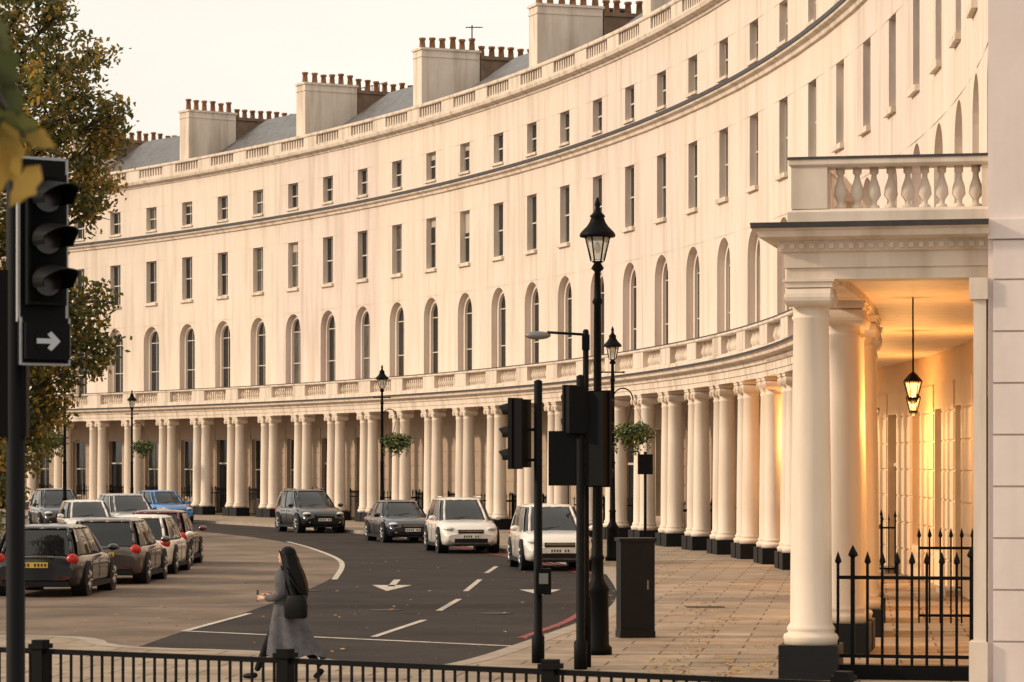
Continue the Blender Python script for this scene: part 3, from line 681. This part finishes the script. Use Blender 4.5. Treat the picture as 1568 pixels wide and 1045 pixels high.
lob=[(TP(20,30,D),1.0),(TP(85,25,D),.5),(TP(90,110,D),.8),(TP(140,90,D+1),.42),(TP(20,170,D-1),1.2),(TP(120,190,D+.5),.85),(TP(170,175,D),.42),(TP(165,225,D+1),.45),(TP(80,270,D),1.0),(TP(140,280,D+1),.6),(TP(140,325,D),.4),(TP(-40,100,D+1),1.4),(TP(-60,300,D),1.4),(TP(20,370,D),.9),
(TP(105,480,D),.65),(TP(140,455,D),.36),(TP(40,500,D),1.0),(TP(130,530,D),.58),(TP(145,555,D),.32),(TP(20,620,D),.95),(TP(62,645,D),.6),(TP(-50,560,D),1.2),(TP(75,580,D),.6),(TP(40,690,D),.5),(TP(-20,720,D),.9)]
tree('plane_tree',TP(-70,900,D)[:2]+(-.12,),lob,13,.062,108,3)
e=empty('overhanging_branch');a=MB();b=MB()
rnd=random.Random(5)
D=7.
a.tube(TP(-120,20,D),TP(-5,140,D),.012,.007,6);a.tube(TP(-5,140,D),TP(50,230,D),.007,.003,6);a.tube(TP(-60,80,D),TP(10,60,D),.006,.003,6)
for px,py,sz,an,mm in((5,95,60,-1.2,2),(-10,130,70,-1,2),(-5,180,66,-1.1,2),(18,150,45,-1.1,2),(38,200,52,-.8,0),(15,235,62,-1.4,1),(38,285,50,-2.2,1),(-5,265,55,-1.7,1),(-5,50,50,-1.,2),(58,212,40,-.5,1),(-14,310,44,-1.4,2),(10,210,50,-.9,2)):
    r=sz/F*D;c=Vector(TP(px,py,D));ux=Vector((math.cos(an),rnd.uniform(-.3,.3),math.sin(an))).normalized();wx=Vector((-math.sin(an),rnd.uniform(-.5,.5),math.cos(an))).normalized()
    out=[(-1,0),(-.6,.45),(-.2,.42),(0,.6),(.3,.35),(.55,.3),(1,0),(.55,-.3),(.3,-.35),(0,-.6),(-.2,-.42),(-.6,-.45)]
    b.add([tuple(c+ux*r*x*.8+wx*r*y*.8) for x,y in out],[tuple(range(12))],mm)
a.obj('twigs',[BARK],e);b.obj('leaves',[L1,L2,L3],e)
e=empty('garden_hedge');a=MB()
for k in range(24):
    D=70+k*2.2;p=TP(-8,800,D);foliage(a,(p[0]-.8,D,.8),(1.0,1.3,1.1),260,.09,2,k)
a.obj('hedge_leaves',[L3,L1],e)
e=empty('garden_railings');a=MB();rail(a,TP(10,800,70)[:2]+(0,),TP(16,800,112)[:2]+(0,),1.5,.16,0,.014);a.obj('rails',[IRON],e)
# ------------------------------------------------ WOMAN
SKIN=mat('skin',(.55,.33,.24),.5);HAIR=mat('dark_hair',(.005,.004,.004),.5,noise=.4,scale=40,stretch=(1,1,.1),spec=.12);COAT=mat('grey_wool_coat',(.13,.128,.14),.9,noise=.45,scale=9,bump=.4,bscale=60,spec=.1);TROU=mat('dark_trousers',(.012,.012,.015),.8,spec=.1);SHOE=mat('black_shoe',(.006,.006,.006),.5,spec=.12);PHN=mat('phone_case',(.02,.02,.02),.3)
W_=empty('walking_woman',((440-PX0)/F*35.8,35.8,0),math.pi-.42);W_.scale=(1.05,1.05,.955)
def skin(name,vs,es,rs,mt,parent,root=0,sub=2):
    me=bpy.data.meshes.new(name);me.from_pydata(vs,es,[]);ob=bpy.data.objects.new(name,me);sc.collection.objects.link(ob);ob.parent=parent;me.materials.append(mt)
    md=ob.modifiers.new('Skin','SKIN');md.use_smooth_shade=True
    dat=me.skin_vertices[0].data
    for i,r in enumerate(rs):
        dat[i].radius=(r,r) if not isinstance(r,tuple) else r;dat[i].use_root=(i==root)
    s=ob.modifiers.new('Sub','SUBSURF');s.levels=sub;s.render_levels=sub;return ob
def chain(n,o=0):return[(i+o,i+o+1) for i in range(n-1)]
v=[(0,0,.93),(0,0,1.12),(.01,0,1.28),(0,0,1.40),(.01,0,1.46)]
r=[.13,.11,.13,.09,.05]
ed=chain(5)
v+=[(.02,.09,.84),(.20,.09,.48),(.36,.09,.10),(.02,-.09,.84),(-.10,-.09,.46),(-.40,-.09,.18)];r+=[.085,.055,.038,.085,.055,.038]
ed+=[(0,5),(5,6),(6,7),(0,8),(8,9),(9,10)]
skin('body_and_trousers',v,ed,r,TROU,W_)
skin('shoe_1',[(.34,.09,.06),(.42,.09,.045),(.54,.09,.035)],chain(3),[.045,.042,.03],SHOE,W_,0,1)
skin('shoe_2',[(-.42,-.09,.15),(-.37,-.09,.08),(-.30,-.09,.035)],chain(3),[.045,.042,.03],SHOE,W_,0,1)
a=MB()
a.ell((.02,0,1.575),(.088,.072,.108),0,16,12);a.ell((.105,0,1.56),(.018,.014,.02),0,8,6);a.ell((.06,0,1.515),(.05,.045,.04),0,10,8)
a.tube((0,0,1.40),(.01,0,1.52),.05,.048,10);
for sg in(-1,1):
    a.ell((.01,sg*.074,1.57),(.016,.01,.028),0,8,6);a.ell((.092,sg*.028,1.585),(.01,.014,.007),1,8,6)
a.ell((.095,0,1.522),(.01,.022,.007),2,8,6)
a.obj('head',[SKIN,HAIR,mat('lips',(.4,.12,.1),.5)],W_)
a=MB();a.ell((-.012,0,1.60),(.10,.09,.105),0,16,10)
vs=[];K=24;rows=[(1.65,.01,.09,.08),(1.56,-.03,.10,.098),(1.48,-.05,.10,.108),(1.40,-.085,.10,.125),(1.32,-.12,.095,.135),(1.24,-.155,.085,.13),(1.16,-.185,.07,.115),(1.08,-.205,.05,.085),(1.0,-.22,.015,.03)]
for z,x,rx,ry in rows:
    for i in range(K):
        t=2*math.pi*i/K;q=1+.06*math.sin(7*t+z*5)+.04*math.sin(11*t);vs.append((x+rx*math.cos(t)*q,ry*math.sin(t)*q,z+.01*math.sin(5*t)))
fs=[(j*K+i,j*K+(i+1)%K,(j+1)*K+(i+1)%K,(j+1)*K+i) for j in range(len(rows)-1) for i in range(K)]
a.add(vs,fs,0,True);a.obj('long_hair',[HAIR],W_)
rows=[(1.455,0,.055,.06),(1.43,-.005,.08,.12),(1.39,0,.105,.185),(1.30,.005,.125,.20),(1.18,0,.12,.185),(1.06,0,.125,.18),(.95,0,.15,.195),(.80,-.01,.19,.21),(.65,-.025,.235,.23),(.50,-.045,.285,.25),(.38,-.07,.33,.265),(.30,-.09,.36,.275)]
K=48;vs=[]
for z,x,rx,ry in rows:
    f=max(0,(1.1-z))*.2
    for i in range(K):
        t=2*math.pi*i/K;q=1+f*(.6*math.sin(6*t+1)+.5*math.sin(10*t+z*2));zz=z+(.04*math.sin(3*t) if z<.35 else 0)
        vs.append((x+rx*math.cos(t)*q,ry*math.sin(t)*q,zz))
fs=[(j*K+i,j*K+(i+1)%K,(j+1)*K+(i+1)%K,(j+1)*K+i) for j in range(len(rows)-1) for i in range(K)]
a=MB();a.add(vs,fs,0,True)
a.obj('long_coat',[COAT],W_)
skin('sleeve_1',[(0,.15,1.38),(-.01,.20,1.30),(-.05,.235,1.10),(.06,.22,1.05),(.19,.17,1.04)],chain(5),[.065,.068,.058,.052,.045],COAT,W_)
skin('sleeve_2',[(0,-.15,1.38),(.0,-.20,1.30),(0,-.24,1.10),(.10,-.22,1.06),(.21,-.12,1.06)],chain(5),[.065,.068,.058,.052,.045],COAT,W_)
def hand(o,yaw,sg,nm):
    O=Vector(o);ca,sa=math.cos(yaw),math.sin(yaw)
    T_=lambda p:(O.x+p[0]*ca-p[1]*sa,O.y+p[0]*sa+p[1]*ca,O.z+p[2])
    h=empty(nm);h.parent=W_
    skin('palm',[T_(p) for p in((-.05,0,0),(0,0,0),(.04,0,.003),(.075,0,.0))],chain(4),[(.022,.022),(.025,.03),(.018,.036),(.014,.034)],SKIN,h,0,2)
    for k,(z,l) in enumerate(((.028,.068),(.010,.076),(-.009,.070),(-.027,.055))):
        skin('finger_%d'%(k+1),[T_(p) for p in((.06,0,z),(.06+l*.45,sg*.005,z),(.06+l*.8,-sg*.02,z),(.06+l*.85,-sg*.04,z))],chain(4),[.0095,.009,.008,.007],SKIN,h,0,1)
    skin('thumb',[T_(p) for p in((.0,-sg*.01,.03),(.03,-sg*.03,.048),(.06,-sg*.042,.05))],chain(3),[.012,.010,.009],SKIN,h,0,1)
hand((.235,.155,1.045),-.3,1,'hand_holding_phone');hand((.25,-.09,1.06),.4,-1,'hand_relaxed')
a=MB();a.box((.335,.10,1.07),(.006,.037,.075),0,.3);a.obj('phone',[PHN],W_)
a=MB();vs=[]
for z,k in((.80,.85),(.82,1),(.98,1),(1.08,.85),(1.09,.8)):
    for i in range(16):
        t=2*math.pi*i/16;vs.append((-.22+.14*k*abs(math.cos(t))**.6*math.copysign(1,math.cos(t)),.20+.06*k*abs(math.sin(t))**.6*math.copysign(1,math.sin(t)),z))
fs=[(j*16+i,j*16+(i+1)%16,(j+1)*16+(i+1)%16,(j+1)*16+i) for j in range(4) for i in range(16)]+[tuple(range(15,-1,-1)),tuple(64+i for i in range(16))]
a.add(vs,fs,0,True);a.tube((-.30,.20,1.08),(-.03,.17,1.45),.012);a.tube((-.14,.20,1.08),(.0,.15,1.46),.012);a.obj('shoulder_bag',[SHOE],W_)
# ------------------------------------------------ LIGHT / WORLD / CAM
S=Vector((-.90,-.05,.41)).normalized()
sl=bpy.data.lights.new('sun','SUN');sl.energy=2.9;sl.angle=math.radians(4);sl.color=(1,.80,.59)
so=bpy.data.objects.new('sun',sl);sc.collection.objects.link(so);so.rotation_euler=(-S).to_track_quat('-Z','Y').to_euler()
w=bpy.data.worlds.new('World');sc.world=w;w.use_nodes=True;nt=w.node_tree;bg=nt.nodes['Background'];bg.inputs['Strength'].default_value=.1
sk=nt.nodes.new('ShaderNodeTexSky');sk.sky_type='NISHITA';sk.sun_disc=False;sk.sun_elevation=math.asin(S.z);sk.sun_rotation=math.atan2(S.x,S.y);sk.dust_density=3;sk.air_density=1
tc=nt.nodes.new('ShaderNodeTexCoord');mp=nt.nodes.new('ShaderNodeMapping');mp.inputs['Scale'].default_value=(1,1,3);nt.links.new(tc.outputs['Generated'],mp.inputs['Vector'])
no=nt.nodes.new('ShaderNodeTexNoise');no.inputs['Scale'].default_value=3.5;no.inputs['Detail'].default_value=6;nt.links.new(mp.outputs['Vector'],no.inputs['Vector'])
rp=nt.nodes.new('ShaderNodeValToRGB');rp.color_ramp.elements[0].color=(.88,.865,.84,1);rp.color_ramp.elements[1].color=(1,.98,.95,1);rp.color_ramp.elements[0].position=.35;rp.color_ramp.elements[1].position=.65;nt.links.new(no.outputs['Fac'],rp.inputs['Fac'])
mu=nt.nodes.new('ShaderNodeMixRGB');mu.blend_type='MULTIPLY';mu.inputs['Fac'].default_value=1;mu.inputs['Color2'].default_value=(11.8,11.2,10.2,1);nt.links.new(rp.outputs['Color'],mu.inputs['Color1'])
mx=nt.nodes.new('ShaderNodeMixRGB');mx.inputs['Fac'].default_value=.88;nt.links.new(sk.outputs['Color'],mx.inputs['Color1']);nt.links.new(mu.outputs['Color'],mx.inputs['Color2']);nt.links.new(mx.outputs['Color'],bg.inputs['Color'])
cd=bpy.data.cameras.new('camera');cam=bpy.data.objects.new('camera',cd);sc.collection.objects.link(cam);cam.location=(0,0,CAMZ);cam.rotation_euler=(math.pi/2,0,0)
cd.sensor_width=36;cd.lens=F/1568*36;cd.shift_x=(784-PX0)/1568;cd.shift_y=(HZ-522.5)/1568;cd.clip_end=6000;cd.clip_start=.5
cd.dof.use_dof=True;cd.dof.focus_distance=75;cd.dof.aperture_fstop=8
sc.camera=cam
sc.view_settings.view_transform='Standard';sc.view_settings.look='None';sc.view_settings.exposure=0
